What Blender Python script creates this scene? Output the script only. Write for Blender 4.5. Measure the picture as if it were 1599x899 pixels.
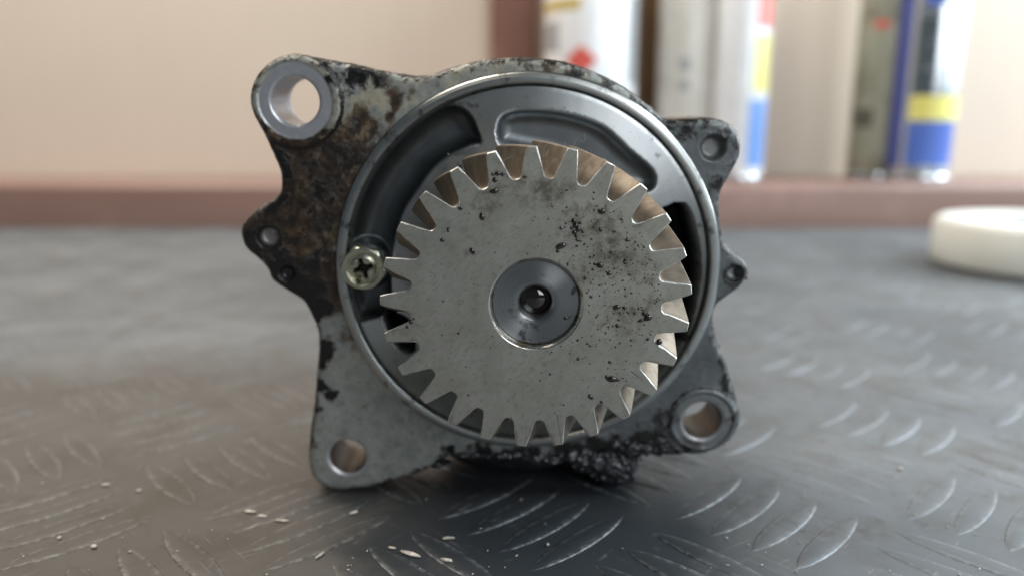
import bpy, bmesh, math, random
import numpy as np
from mathutils import Matrix, Vector
from mathutils import noise as mnoise

random.seed(7); rng = np.random.default_rng(7)
for o in list(bpy.data.objects):
    bpy.data.objects.remove(o)
SC = bpy.context.scene
COL = SC.collection
PI = math.pi

# ------------------------------------------------------------------ scale and camera
R = 0.0275                      # tip radius of the gear, metres
K = R / 0.040
MM = 0.001 * K                  # one working millimetre
PITCH = math.radians(12)
FPX = 1150.0                    # focal length in pixels of the 1599 px wide photograph
CAM_H = 0.11603 * K
cam_d = bpy.data.cameras.new('camera'); cam = bpy.data.objects.new('camera', cam_d); COL.objects.link(cam)
cam.location = (0, 0, CAM_H); cam.rotation_euler = (math.radians(90) - PITCH, 0, 0)
cam_d.sensor_width = 36; cam_d.lens = FPX / 1599 * 36
cam_d.clip_start = 0.005; cam_d.clip_end = 50
cam_d.dof.use_dof = True; cam_d.dof.focus_distance = 4.73 * R; cam_d.dof.aperture_fstop = 8.0
cam_d.dof.aperture_blades = 0
SC.camera = cam

# ------------------------------------------------------------------ world and lamps
W = bpy.data.worlds.new('World'); SC.world = W; W.use_nodes = True
bg = W.node_tree.nodes['Background']
bg.inputs['Color'].default_value = (0.72, 0.88, 1.0, 1); bg.inputs['Strength'].default_value = 0.085
def area(name, loc, target, sx, sy, power, col):
    d = bpy.data.lights.new(name, 'AREA'); d.shape = 'RECTANGLE'; d.size = sx; d.size_y = sy
    d.energy = power; d.color = col
    o = bpy.data.objects.new(name, d); COL.objects.link(o); o.location = loc
    o.rotation_euler = (Vector(target) - Vector(loc)).to_track_quat('-Z', 'Y').to_euler()
    return o
area('window_light', (1.05, 0.46, 0.62), (0.0, 0.56, 0.10), 0.8, 0.9, 29, (0.82, 0.93, 1.0))
area('ceiling_light', (-0.50, 0.42, 1.05), (-0.22, 0.70, 0.16), 0.9, 0.4, 15.5, (1.0, 0.91, 0.80))
area('rear_window_light', (0.85, -1.15, 0.75), (0.0, 0.2, 0.03), 0.9, 1.0, 15, (0.92, 0.96, 1.0))
SC.view_settings.view_transform = 'Standard'; SC.view_settings.look = 'None'
SC.view_settings.exposure = 0.0; SC.view_settings.gamma = 1.0
SC.render.engine = 'CYCLES'
SC.cycles.use_denoising = True

# ------------------------------------------------------------------ pose of the pump
TT, YY = 0.2497, 0.0061
n_c = np.array([math.sin(YY) * math.cos(TT), -math.sin(TT), -math.cos(TT) * math.cos(YY)])
u_c = np.array([math.cos(YY), 0, math.sin(YY)])
v_c = np.cross(-n_c, u_c); v_c = v_c if v_c[1] > 0 else -v_c
CM = np.stack([np.array([1, 0, 0]), np.array([0, math.sin(PITCH), math.cos(PITCH)]), np.array([0, math.cos(PITCH), -math.sin(PITCH)])], 1)
CAMP = np.array([0, 0, CAM_H])
GC = CAMP + CM @ np.array([0.1547, -0.1057, 4.7253]) * R      # centre of the gear face
NV, UV, VV = CM @ n_c, CM @ u_c, CM @ v_c
def rays(px):
    px = np.atleast_2d(np.array(px, float))
    return np.stack([(px[:, 0] - 799.5) / FPX, -(px[:, 1] - 449.5) / FPX, np.ones(len(px))], 1) @ CM.T
def loc(px, h):
    """photograph point -> (x, z) in the pump's own plane h metres behind the gear face"""
    d = rays(px); o = GC - h * NV; t = ((o - CAMP) @ NV) / (d @ NV)
    Pw = CAMP + d * t[:, None] - o
    return np.stack([Pw @ UV, Pw @ VV], 1)
def at(px, py, Y):
    d = rays((px, py))[0]; return CAMP + d * (Y / d[1])
def on_table(px, py):
    d = rays((px, py))[0]; return CAMP + d * (-CAM_H / d[2])

# ------------------------------------------------------------------ helpers
def tag(o, label=None, cat=None, group=None, kind=None):
    if label: o['label'] = label
    if cat: o['category'] = cat
    if group: o['group'] = group
    if kind: o['kind'] = kind
    return o
def empty(name, p, rot=None):
    o = bpy.data.objects.new(name, None); COL.objects.link(o); o.empty_display_size = 0.01
    if rot is not None:
        o.matrix_world = Matrix.Translation(p) @ rot.to_4x4()
    else:
        o.location = p
    return o
def mesh_obj(name, verts, faces, mat, parent=None, at_=(0, 0, 0), smooth=True, sharp=None, attrs=None):
    me = bpy.data.meshes.new(name)
    verts = np.asarray(verts, np.float32)
    me.from_pydata(verts.tolist() if len(verts) < 5000 else verts, [], faces if not isinstance(faces, np.ndarray) else faces.tolist())
    if smooth:
        me.polygons.foreach_set('use_smooth', np.ones(len(me.polygons), bool))
        if sharp: me.set_sharp_from_angle(angle=math.radians(sharp))
    if attrs:
        for k_, v_ in attrs.items():
            me.attributes.new(k_, 'FLOAT', 'POINT').data.foreach_set('value', np.asarray(v_, np.float32))
    if mat: me.materials.append(mat)
    me.update()
    o = bpy.data.objects.new(name, me); COL.objects.link(o)
    if parent: o.parent = parent
    o.location = at_
    return o
class MB:
    def __init__(s): s.v = []; s.f = []; s.n = 0
    def add(s, v, f):
        v = np.asarray(v, float); s.v.append(v); s.f += [tuple(i + s.n for i in q) for q in f]; s.n += len(v)
    def build(s, name, mat, parent=None, **kw):
        return mesh_obj(name, np.concatenate(s.v), s.f, mat, parent, **kw)
def ico(sub=1):
    bm = bmesh.new(); bmesh.ops.create_icosphere(bm, subdivisions=sub, radius=1)
    bm.verts.ensure_lookup_table()
    v = np.array([q.co[:] for q in bm.verts]); f = [tuple(x.index for x in q.verts) for q in bm.faces]; bm.free(); return v, f
ICO1, ICO2, ICO3 = ico(1), ico(2), ico(3)
def box(x0, x1, y0, y1, z0, z1, bev=0.0, seg=3):
    bm = bmesh.new(); bmesh.ops.create_cube(bm, size=1)
    for q in bm.verts:
        q.co = ((x0 + x1) / 2 + q.co.x * (x1 - x0), (y0 + y1) / 2 + q.co.y * (y1 - y0), (z0 + z1) / 2 + q.co.z * (z1 - z0))
    if bev: bmesh.ops.bevel(bm, geom=bm.edges[:], offset=bev, segments=seg, affect='EDGES', profile=0.5)
    bm.verts.ensure_lookup_table(); bm.verts.index_update()
    v = np.array([q.co[:] for q in bm.verts]); f = [tuple(x.index for x in q.verts) for q in bm.faces]; bm.free(); return v, f
def lathe(profile, segs=64, axis='z', close=False):
    """profile: list of (radius, height)"""
    pr = np.array(profile, float); a = np.arange(segs) * 2 * PI / segs
    r, h = pr[:, 0], pr[:, 1]
    X = r[:, None] * np.cos(a); Z = r[:, None] * np.sin(a); H = np.repeat(h[:, None], segs, 1)
    if axis == 'z': v = np.stack([X, Z, H], -1)
    else: v = np.stack([X, H, Z], -1)
    v = v.reshape(-1, 3); m = len(pr); f = []
    for i in range(m if close else m - 1):
        i2 = (i + 1) % m
        for j in range(segs):
            q = (i * segs + j, i * segs + (j + 1) % segs, i2 * segs + (j + 1) % segs, i2 * segs + j)
            f.append(q if axis == 'z' else q[::-1])
    return v, f
def smoothstep(a, b, x):
    t = np.clip((x - a) / (b - a), 0, 1); return t * t * (3 - 2 * t)
def crom(pts, sub=4):
    p = np.asarray(pts, float); out = []
    for i in range(len(p)):
        a, b, c, d = p[i - 1], p[i], p[(i + 1) % len(p)], p[(i + 2) % len(p)]
        for t in np.arange(sub) / sub:
            out.append(0.5 * (2 * b + (c - a) * t + (2 * a - 5 * b + 4 * c - d) * t * t + (3 * b - a - 3 * c + d) * t ** 3))
    return np.array(out)
def poly_sd(poly, X, Z):
    """signed distance (negative inside)"""
    sh = X.shape; x = X.ravel(); z = Z.ravel(); best = np.full(len(x), 1e9); ins = np.zeros(len(x), bool)
    n = len(poly)
    for i in range(n):
        ax, az = poly[i]; bx, bz = poly[(i + 1) % n]
        ex, ez = bx - ax, bz - az; L = ex * ex + ez * ez + 1e-20
        wx, wz = x - ax, z - az
        t = np.clip((wx * ex + wz * ez) / L, 0, 1)
        best = np.minimum(best, (wx - t * ex) ** 2 + (wz - t * ez) ** 2)
        c = (az > z) != (bz > z)
        if ez != 0: ins ^= c & (x < ax + wz * ex / ez)
    d = np.sqrt(best); return np.where(ins, -d, d).reshape(sh)
def vnoise(X, Z, s, seed=0.0, oct=3):
    sh = X.shape; out = np.empty(X.size)
    for i, (a, b) in enumerate(zip(X.ravel() / s, Z.ravel() / s)):
        out[i] = mnoise.fractal((a, b, seed), 1.0, 2.0, oct)
    return out.reshape(sh)
def cnoise(x, z, s, seed=0, oct=3):
    """cheap value noise by interpolating a coarse random lattice, -1..1"""
    r_ = np.random.default_rng(seed); out = np.zeros_like(x); amp = 1.0; tot = 0
    for _ in range(oct):
        L = r_.random((256, 256)) * 2 - 1
        a = x / s + 97.3; b = z / s + 61.7
        i = np.floor(a).astype(int); j = np.floor(b).astype(int); fa = a - i; fb = b - j
        fa = fa * fa * (3 - 2 * fa); fb = fb * fb * (3 - 2 * fb)
        i %= 255; j %= 255
        out += amp * ((L[i, j] * (1 - fa) + L[i + 1, j] * fa) * (1 - fb) + (L[i, j + 1] * (1 - fa) + L[i + 1, j + 1] * fa) * fb)
        tot += amp; amp *= 0.5; s *= 0.5
    return out / tot
def relief(name, x0, x1, z0, z1, step, sdf, depth, back, mat, parent, at_, attrs=None, wallfix=None):
    """front face as a fine height field cut to a signed distance, with walls going back"""
    nx = int((x1 - x0) / step) + 1; nz = int((z1 - z0) / step) + 1
    X, Z = np.meshgrid(x0 + np.arange(nx) * step, z0 + np.arange(nz) * step, indexing='ij')
    S = sdf(X, Z); gx, gz = np.gradient(S, step)
    sc = (S[:-1, :-1] + S[1:, :-1] + S[:-1, 1:] + S[1:, 1:]) / 4
    I = np.arange(nx * nz).reshape(nx, nz)
    keep = sc < 0
    q = np.stack([I[:-1, :-1][keep], I[1:, :-1][keep], I[1:, 1:][keep], I[:-1, 1:][keep]], 1)
    e = np.concatenate([q[:, [0, 1]], q[:, [1, 2]], q[:, [2, 3]], q[:, [3, 0]]])
    key = np.minimum(e[:, 0], e[:, 1]).astype(np.int64) * (nx * nz) + np.maximum(e[:, 0], e[:, 1])
    uq, inv, cnt = np.unique(key, return_inverse=True, return_counts=True)
    be = e[cnt[inv] == 1]
    bv = np.unique(be)
    x = X.ravel().copy(); z = Z.ravel().copy(); s = S.ravel(); gxr, gzr = gx.ravel(), gz.ravel()
    g2 = np.maximum(gxr[bv] ** 2 + gzr[bv] ** 2, 0.25)
    mv = np.clip(s[bv], -1.2 * step, 1.2 * step) / g2
    x[bv] -= mv * gxr[bv]; z[bv] -= mv * gzr[bv]
    used = np.unique(q); remap = np.full(nx * nz, -1); remap[used] = np.arange(len(used))
    x = x[used]; z = z[used]; q = remap[q]; be = remap[be]; bv = remap[bv]
    y = depth(x, z)
    V = [np.stack([x, y, z], 1)]
    m = len(x); bmap = np.full(m, -1); bmap[bv] = np.arange(len(bv))
    f = q.tolist(); nb = len(bv)
    V.append(V[0][bv]); bb = V[0][bv].copy(); bb[:, 1] = np.maximum(bb[:, 1] + 1e-5, back); V.append(bb)
    for a, b in be:
        i, j = bmap[a], bmap[b]
        f.append([m + j, m + i, m + nb + i, m + nb + j])
    A = None
    if attrs:
        A = {k_: np.concatenate([v_, v_[bv], v_[bv]]) for k_, v_ in attrs(x, z).items()}
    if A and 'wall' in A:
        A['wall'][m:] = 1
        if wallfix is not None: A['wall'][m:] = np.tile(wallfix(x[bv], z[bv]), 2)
    return mesh_obj(name, np.concatenate(V), f, mat, parent, at_=at_, attrs=A)

# ------------------------------------------------------------------ node helpers
def new_mat(name):
    m = bpy.data.materials.new(name); m.use_nodes = True; nt = m.node_tree
    return m, nt, nt.nodes['Principled BSDF']
def nd(nt, typ, ins=None, **props):
    n = nt.nodes.new('ShaderNode' + typ)
    for k_, v_ in props.items(): setattr(n, k_, v_)
    for k_, v_ in (ins or {}).items():
        s = n.inputs[k_]
        if isinstance(v_, bpy.types.NodeSocket): nt.links.new(v_, s)
        else: s.default_value = v_
    return n
def put(nt, sock, v):
    if isinstance(v, bpy.types.NodeSocket): nt.links.new(v, sock)
    else: sock.default_value = v
def c4(c): return (c[0], c[1], c[2], 1)
def mixc(nt, f, a, b):
    n = nt.nodes.new('ShaderNodeMix'); n.data_type = 'RGBA'
    put(nt, n.inputs[0], f)
    put(nt, n.inputs[6], a if isinstance(a, bpy.types.NodeSocket) else c4(a)); put(nt, n.inputs[7], b if isinstance(b, bpy.types.NodeSocket) else c4(b))
    return n.outputs[2]
def mixf(nt, f, a, b):
    n = nt.nodes.new('ShaderNodeMix'); n.data_type = 'FLOAT'
    put(nt, n.inputs[0], f); put(nt, n.inputs[2], a); put(nt, n.inputs[3], b); return n.outputs[0]
def math_(nt, op, a, b=0.0, clamp=False):
    n = nt.nodes.new('ShaderNodeMath'); n.operation = op; n.use_clamp = clamp
    put(nt, n.inputs[0], a); put(nt, n.inputs[1], b); return n.outputs[0]
def ramp(nt, v, a, b, lo=0.0, hi=1.0):
    n = nt.nodes.new('ShaderNodeMapRange'); n.interpolation_type = 'SMOOTHSTEP'
    put(nt, n.inputs[0], v); n.inputs[1].default_value = a; n.inputs[2].default_value = b
    n.inputs[3].default_value = lo; n.inputs[4].default_value = hi; return n.outputs[0]
def ocoord(nt, scale=(1, 1, 1), rot=(0, 0, 0)):
    t = nt.nodes.new('ShaderNodeTexCoord')
    v = t.outputs['Object']
    if any(rot): v = nd(nt, 'Mapping', {'Vector': v, 'Rotation': rot}).outputs[0]     # turn first, then stretch
    return nd(nt, 'Mapping', {'Vector': v, 'Scale': scale}).outputs[0]
def noise(nt, vec, scale, detail=4, rough=0.55, dist=0.0):
    return nd(nt, 'TexNoise', {'Vector': vec, 'Scale': scale, 'Detail': detail, 'Roughness': rough, 'Distortion': dist}).outputs['Fac']
def attr(nt, name): return nd(nt, 'Attribute', attribute_name=name).outputs['Fac']
def bump(nt, h, strength, dist, normal=None):
    i = {'Height': h, 'Strength': strength, 'Distance': dist}
    if normal: i['Normal'] = normal
    return nd(nt, 'Bump', i).outputs[0]
def simple(name, col, rough=0.5, metal=0.0, var=0.12, nscale=60, bmp=0.0, bscale=400, coat=0.0, dirt=None):
    m, nt, p = new_mat(name)
    v = ocoord(nt); f = noise(nt, v, nscale, 5)
    c = mixc(nt, ramp(nt, f, 0.3, 0.7), [q * (1 - var) for q in col], [min(1, q * (1 + var)) for q in col])
    if dirt:
        dcol, lo, hi = dirt; c = mixc(nt, ramp(nt, noise(nt, v, nscale * 0.6, 6, 0.65), lo, hi), c, dcol)
    put(nt, p.inputs['Base Color'], c); p.inputs['Metallic'].default_value = metal
    put(nt, p.inputs['Roughness'], mixf(nt, f, max(0.02, rough - 0.08), rough + 0.08))
    p.inputs['Coat Weight'].default_value = coat
    if bmp: put(nt, p.inputs['Normal'], bump(nt, noise(nt, v, bscale, 4), bmp, 0.0005))
    return m

# flange: cast aluminium with varnish, cream oxide and black grease whose places are stored on the mesh
def mat_flange():
    m, nt, p = new_mat('cast_aluminium'); v = ocoord(nt)
    n1 = noise(nt, v, 330, 7, 0.62); n2 = noise(nt, v, 900, 6, 0.6); n3 = noise(nt, v, 110, 6, 0.6); n4 = noise(nt, v, 520, 5, 0.7, 0.6)
    base = mixc(nt, ramp(nt, n1, 0.35, 0.65), (0.34, 0.355, 0.335), (0.47, 0.48, 0.45))
    base = mixc(nt, ramp(nt, n2, 0.56, 0.70, 0, 0.45), base, (0.12, 0.125, 0.12))
    cream = math_(nt, 'MULTIPLY', attr(nt, 'cream'), ramp(nt, n1, 0.34, 0.56), True)
    c = mixc(nt, cream, base, mixc(nt, n2, (0.56, 0.52, 0.40), (0.36, 0.31, 0.20)))
    rr = math_(nt, 'ADD', attr(nt, 'rust'), math_(nt, 'ADD', math_(nt, 'MULTIPLY', math_(nt, 'SUBTRACT', n1, 0.5), 2.0), math_(nt, 'MULTIPLY', math_(nt, 'SUBTRACT', n3, 0.5), 1.3)))
    rust = ramp(nt, rr, 0.10, 0.62)
    rc = mixc(nt, ramp(nt, math_(nt, 'ADD', math_(nt, 'MULTIPLY', n4, 0.6), math_(nt, 'MULTIPLY', n1, 0.4)), 0.42, 0.60), (0.012, 0.008, 0.005), (0.080, 0.046, 0.023))
    rc = mixc(nt, math_(nt, 'MULTIPLY', ramp(nt, n1, 0.50, 0.66), ramp(nt, n2, 0.42, 0.60)), rc, (0.24, 0.18, 0.115))
    c = mixc(nt, rust, c, rc)
    painted_dark = math_(nt, 'MULTIPLY', attr(nt, 'painted_dark'), ramp(nt, n3, 0.25, 0.55, 0.6, 1.0))
    c = mixc(nt, painted_dark, c, (0.085, 0.098, 0.108))
    oo = math_(nt, 'ADD', attr(nt, 'oil'), math_(nt, 'ADD', math_(nt, 'MULTIPLY', math_(nt, 'SUBTRACT', n4, 0.5), 1.5), math_(nt, 'MULTIPLY', math_(nt, 'SUBTRACT', n1, 0.5), 1.4)))
    oil = ramp(nt, oo, 0.30, 0.72)
    c = mixc(nt, oil, c, mixc(nt, n3, (0.006, 0.006, 0.007), (0.020, 0.017, 0.014)))
    bare = attr(nt, 'bare')
    c = mixc(nt, bare, c, mixc(nt, n2, (0.50, 0.50, 0.52), (0.66, 0.66, 0.68)))
    put(nt, p.inputs['Base Color'], c)
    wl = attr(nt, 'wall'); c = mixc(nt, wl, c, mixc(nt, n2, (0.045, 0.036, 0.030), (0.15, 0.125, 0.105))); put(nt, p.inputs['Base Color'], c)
    dirtm = math_(nt, 'MAXIMUM', math_(nt, 'MAXIMUM', rust, oil), math_(nt, 'MULTIPLY', cream, 0.8))
    met = mixf(nt, dirtm, 0.62, 0.05); met = mixf(nt, bare, met, 0.6)
    put(nt, p.inputs['Metallic'], met)
    ro = mixf(nt, n3, 0.40, 0.55); ro = mixf(nt, rust, ro, 0.50); ro = mixf(nt, oil, ro, 0.27); ro = mixf(nt, bare, ro, 0.33)
    put(nt, p.inputs['Roughness'], ro)
    h = math_(nt, 'ADD', math_(nt, 'MULTIPLY', n2, 0.6), math_(nt, 'MULTIPLY', n4, math_(nt, 'ADD', 0.3, math_(nt, 'MULTIPLY', oil, 2.2))))
    put(nt, p.inputs['Normal'], bump(nt, h, mixf(nt, bare, 0.55, 0.08), 0.00016))
    return m
def mat_machined(name, col, rough, aniso, streak=0.10, oilcol=(0.02, 0.022, 0.024), oil=(0.60, 0.72)):
    m, nt, p = new_mat(name); v = ocoord(nt)
    sx = nd(nt, 'SeparateXYZ', {'Vector': v}); r2 = math_(nt, 'SQRT', math_(nt, 'ADD', math_(nt, 'MULTIPLY', sx.outputs[0], sx.outputs[0]), math_(nt, 'MULTIPLY', sx.outputs[2], sx.outputs[2])))
    cv = nd(nt, 'CombineXYZ', {'X': r2, 'Y': 0.0, 'Z': 0.0}).outputs[0]
    rings = noise(nt, cv, 6000, 3, 0.6)
    n1 = noise(nt, v, 260, 6, 0.6); n2 = noise(nt, v, 1300, 4, 0.6)
    c = mixc(nt, rings, [q * (1 - streak) for q in col], [q * (1 + streak) for q in col])
    om = ramp(nt, n1, oil[0], oil[1], 0, 0.8)
    c = mixc(nt, om, c, oilcol)
    c = mixc(nt, ramp(nt, n2, 0.62, 0.74, 0, 0.5), c, [q * 0.35 for q in col])
    put(nt, p.inputs['Base Color'], c); p.inputs['Metallic'].default_value = 1.0
    put(nt, p.inputs['Roughness'], mixf(nt, n1, rough * 0.8, rough * 1.2))
    if aniso:
        p.inputs['Anisotropic'].default_value = aniso; p.inputs['Anisotropic Rotation'].default_value = 0.25
        t = nd(nt, 'Tangent', direction_type='RADIAL', axis='Y'); nt.links.new(t.outputs[0], p.inputs['Tangent'])
    put(nt, p.inputs['Normal'], bump(nt, math_(nt, 'ADD', rings, math_(nt, 'MULTIPLY', n2, 0.5)), 0.10, 0.00005))
    return m
def mat_gear():
    m, nt, p = new_mat('gear_steel'); v = ocoord(nt)
    n1 = noise(nt, v, 150, 6, 0.6); n2 = noise(nt, v, 1500, 5, 0.6); n3 = noise(nt, v, 420, 6, 0.65, 0.4)
    sv = ocoord(nt, (500, 500, 4000), (0, 0.7, 0)); scr = noise(nt, sv, 1.0, 3, 0.5)
    c = mixc(nt, ramp(nt, n1, 0.3, 0.7), (0.42, 0.405, 0.352), (0.50, 0.484, 0.428))
    c = mixc(nt, ramp(nt, scr, 0.40, 0.75, 0, 0.40), c, (0.27, 0.262, 0.225))
    n5 = noise(nt, v, 700, 6, 0.75, 0.3); c = mixc(nt, ramp(nt, n5, 0.50, 0.68, 0, 0.35), c, (0.17, 0.155, 0.12))
    n6 = noise(nt, ocoord(nt, (900, 900, 60), (0, -0.35, 0)), 1.0, 4, 0.6); c = mixc(nt, ramp(nt, n6, 0.66, 0.74, 0, 0.5), c, (0.62, 0.61, 0.56))
    st = math_(nt, 'ADD', attr(nt, 'stain'), math_(nt, 'MULTIPLY', math_(nt, 'SUBTRACT', n3, 0.5), 1.6))
    sm = ramp(nt, st, 0.30, 0.85, 0, 0.8)
    c = mixc(nt, sm, c, (0.085, 0.062, 0.035))
    spk = ramp(nt, n2, 0.64, 0.74, 0, 0.75)
    c = mixc(nt, math_(nt, 'MULTIPLY', spk, math_(nt, 'ADD', 0.3, attr(nt, 'stain')), True), c, (0.03, 0.024, 0.016))
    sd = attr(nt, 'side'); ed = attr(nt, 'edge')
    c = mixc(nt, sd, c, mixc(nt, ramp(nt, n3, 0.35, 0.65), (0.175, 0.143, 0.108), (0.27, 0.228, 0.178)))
    c = mixc(nt, math_(nt, 'MULTIPLY', ed, ramp(nt, n3, 0.38, 0.60)), c, (0.80, 0.79, 0.76))
    put(nt, p.inputs['Base Color'], c); put(nt, p.inputs['Metallic'], mixf(nt, sd, mixf(nt, sm, 0.80, 0.3), 0.55))
    put(nt, p.inputs['Roughness'], mixf(nt, n1, 0.38, 0.50))
    put(nt, p.inputs['Normal'], bump(nt, math_(nt, 'ADD', math_(nt, 'MULTIPLY', scr, 0.6), n2), 0.16, 0.00005))
    return m
def mat_table():
    m, nt, p = new_mat('tread_aluminium')
    g = nd(nt, 'NewGeometry').outputs['Position']
    def mp(scale, rz): return nd(nt, 'Mapping', {'Vector': nd(nt, 'Mapping', {'Vector': g, 'Rotation': (0, 0, rz)}).outputs[0], 'Scale': scale}).outputs[0]
    n1 = noise(nt, g, 13, 6, 0.6); n2 = noise(nt, g, 55, 6, 0.65); n3 = noise(nt, g, 600, 5, 0.65)
    s1 = noise(nt, mp((45, 1900, 1), 0.80), 1.0, 3, 0.6); s2 = noise(nt, mp((60, 1800, 1), -0.55), 1.0, 3, 0.6); s3 = noise(nt, mp((50, 1500, 1), -1.15), 1.0, 3, 0.6)
    scr = math_(nt, 'MAXIMUM', ramp(nt, s1, 0.63, 0.73), math_(nt, 'MAXIMUM', ramp(nt, s2, 0.65, 0.75), ramp(nt, s3, 0.67, 0.77)))
    scr = math_(nt, 'MULTIPLY', scr, ramp(nt, noise(nt, g, 28, 4, 0.6), 0.46, 0.66))
    c = mixc(nt, ramp(nt, n1, 0.35, 0.65), (0.150, 0.164, 0.178), (0.215, 0.231, 0.246))
    c = mixc(nt, ramp(nt, n2, 0.46, 0.66, 0, 0.6), c, (0.095, 0.090, 0.083))
    dark = ramp(nt, noise(nt, g, 90, 7, 0.7), 0.58, 0.72, 0, 0.7)
    c = mixc(nt, dark, c, (0.06, 0.053, 0.047))
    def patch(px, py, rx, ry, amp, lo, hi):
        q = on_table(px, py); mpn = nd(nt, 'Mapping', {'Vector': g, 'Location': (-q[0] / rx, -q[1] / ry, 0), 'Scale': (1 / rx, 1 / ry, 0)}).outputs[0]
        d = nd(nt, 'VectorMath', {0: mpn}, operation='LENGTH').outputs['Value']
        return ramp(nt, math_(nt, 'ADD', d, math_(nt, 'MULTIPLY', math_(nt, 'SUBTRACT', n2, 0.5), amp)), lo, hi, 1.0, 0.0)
    brown = patch(170, 720, 0.14, 0.10, 1.1, 0.55, 1.15)  # brown reflection painted into the bench colour at left front
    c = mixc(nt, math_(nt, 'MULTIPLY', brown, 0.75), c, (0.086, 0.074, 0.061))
    painted_dark = patch(860, 815, 0.050, 0.055, 1.5, 0.45, 1.15)  # shade and dark reflection before the pump, painted into the bench colour
    c = mixc(nt, math_(nt, 'MULTIPLY', painted_dark, 0.92), c, (0.036, 0.043, 0.050))
    dark = math_(nt, 'MAXIMUM', dark, math_(nt, 'MAXIMUM', math_(nt, 'MULTIPLY', painted_dark, 0.8), math_(nt, 'MULTIPLY', brown, 0.6)))
    cr = attr(nt, 'crest'); crest = math_(nt, 'MULTIPLY', ramp(nt, cr, 0.25, 0.55), ramp(nt, n3, 0.40, 0.62))
    c = mixc(nt, math_(nt, 'MULTIPLY', crest, 0.35), c, (0.36, 0.37, 0.38))
    spot = ramp(nt, noise(nt, mp((170, 420, 1), 0.7), 1.0, 4, 0.6), 0.64, 0.74)
    c = mixc(nt, math_(nt, 'MULTIPLY', spot, 0.55), c, (0.075, 0.055, 0.036))
    wear = ramp(nt, noise(nt, mp((110, 480, 1), -0.78), 1.0, 5, 0.65), 0.62, 0.76)
    c = mixc(nt, math_(nt, 'MULTIPLY', wear, 0.4), c, (0.44, 0.45, 0.46))
    c = mixc(nt, math_(nt, 'MULTIPLY', scr, math_(nt, 'SUBTRACT', 0.75, math_(nt, 'MULTIPLY', brown, 0.45))), c, (0.52, 0.53, 0.54))
    put(nt, p.inputs['Base Color'], c)
    put(nt, p.inputs['Metallic'], mixf(nt, math_(nt, 'MAXIMUM', dark, ramp(nt, n2, 0.46, 0.66, 0, 0.6)), 0.92, 0.35))
    put(nt, p.inputs['Roughness'], mixf(nt, painted_dark, mixf(nt, n2, 0.56, 0.70), 0.42))
    put(nt, p.inputs['Normal'], bump(nt, math_(nt, 'ADD', math_(nt, 'MULTIPLY', n3, 0.7), math_(nt, 'MULTIPLY', scr, -0.8)), 0.35, 0.00014))
    return m
def mat_wall():
    m, nt, p = new_mat('wall_panel'); v = ocoord(nt)
    st = noise(nt, ocoord(nt, (260, 1, 6)), 1.0, 3, 0.6); n1 = noise(nt, v, 5, 4)
    c = mixc(nt, st, (0.62, 0.52, 0.425), (0.70, 0.595, 0.49)); c = mixc(nt, ramp(nt, n1, 0.35, 0.7, 0, 0.3), c, (0.60, 0.50, 0.405))
    put(nt, p.inputs['Base Color'], c); p.inputs['Roughness'].default_value = 0.55
    put(nt, p.inputs['Normal'], bump(nt, st, 0.1, 0.0005)); return m
def mat_wood(name, a, b):
    m, nt, p = new_mat(name)
    gr = noise(nt, ocoord(nt, (6, 40, 60)), 1.0, 5, 0.6); gz = noise(nt, ocoord(nt), 25, 4)
    c = mixc(nt, gr, a, b); c = mixc(nt, ramp(nt, gz, 0.5, 0.75, 0, 0.4), c, [q * 1.35 for q in b])
    put(nt, p.inputs['Base Color'], c); p.inputs['Roughness'].default_value = 0.42
    put(nt, p.inputs['Normal'], bump(nt, gr, 0.1, 0.0005)); return m
def mat_sludge():
    m, nt, p = new_mat('black_grease'); v = ocoord(nt); n = noise(nt, v, 500, 5, 0.65)
    put(nt, p.inputs['Base Color'], mixc(nt, n, (0.007, 0.008, 0.010), (0.022, 0.024, 0.028)))
    put(nt, p.inputs['Roughness'], mixf(nt, n, 0.26, 0.48)); p.inputs['Coat Weight'].default_value = 0.12; p.inputs['IOR'].default_value = 1.6
    put(nt, p.inputs['Normal'], bump(nt, noise(nt, v, 1000, 2), 0.2, 0.00012)); return m

M_FL = mat_flange()
M_PLATE = mat_machined('turned_cover_steel', (0.70, 0.73, 0.74), 0.42, 0.88)
M_RIM = mat_machined('polished_rim_steel', (0.54, 0.55, 0.53), 0.36, 0.6, 0.12, oil=(0.56, 0.72))
M_HUB = mat_machined('turned_hub_steel', (0.33, 0.34, 0.34), 0.34, 0.85, 0.45)
M_BRIGHT = mat_machined('bright_chamfer_steel', (0.70, 0.68, 0.62), 0.28, 0.0, 0.05, (0.25, 0.18, 0.08), (0.55, 0.62))
M_GEAR = mat_gear()
M_SL = mat_sludge()
M_BODY = simple('grimy_casting', (0.035, 0.036, 0.037), 0.55, 0.2, 0.5, 200, 0.6, 500)
M_ZINC = simple('zinc_plated_steel', (0.66, 0.64, 0.49), 0.24, 0.95, 0.15, 500, 0.2, 1500, dirt=((0.10, 0.09, 0.06), 0.58, 0.70))
M_OIL = simple('engine_oil', (0.010, 0.005, 0.003), 0.05, 0.0, 0.2, 100, coat=1.0)
M_OIL.node_tree.nodes['Principled BSDF'].inputs['IOR'].default_value = 1.6
M_DROP = simple('oil_drop', (0.030, 0.024, 0.017), 0.10, 0.3, 0.7, 1200, coat=1.0)
M_LINT = simple('lint_fibre', (0.42, 0.38, 0.30), 0.8)
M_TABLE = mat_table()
M_WALL = mat_wall()
M_RAIL = mat_wood('brown_painted_wood', (0.19, 0.112, 0.090), (0.275, 0.168, 0.138))
M_POST = mat_wood('brown_batten_wood', (0.19, 0.090, 0.065), (0.26, 0.130, 0.100))

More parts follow.
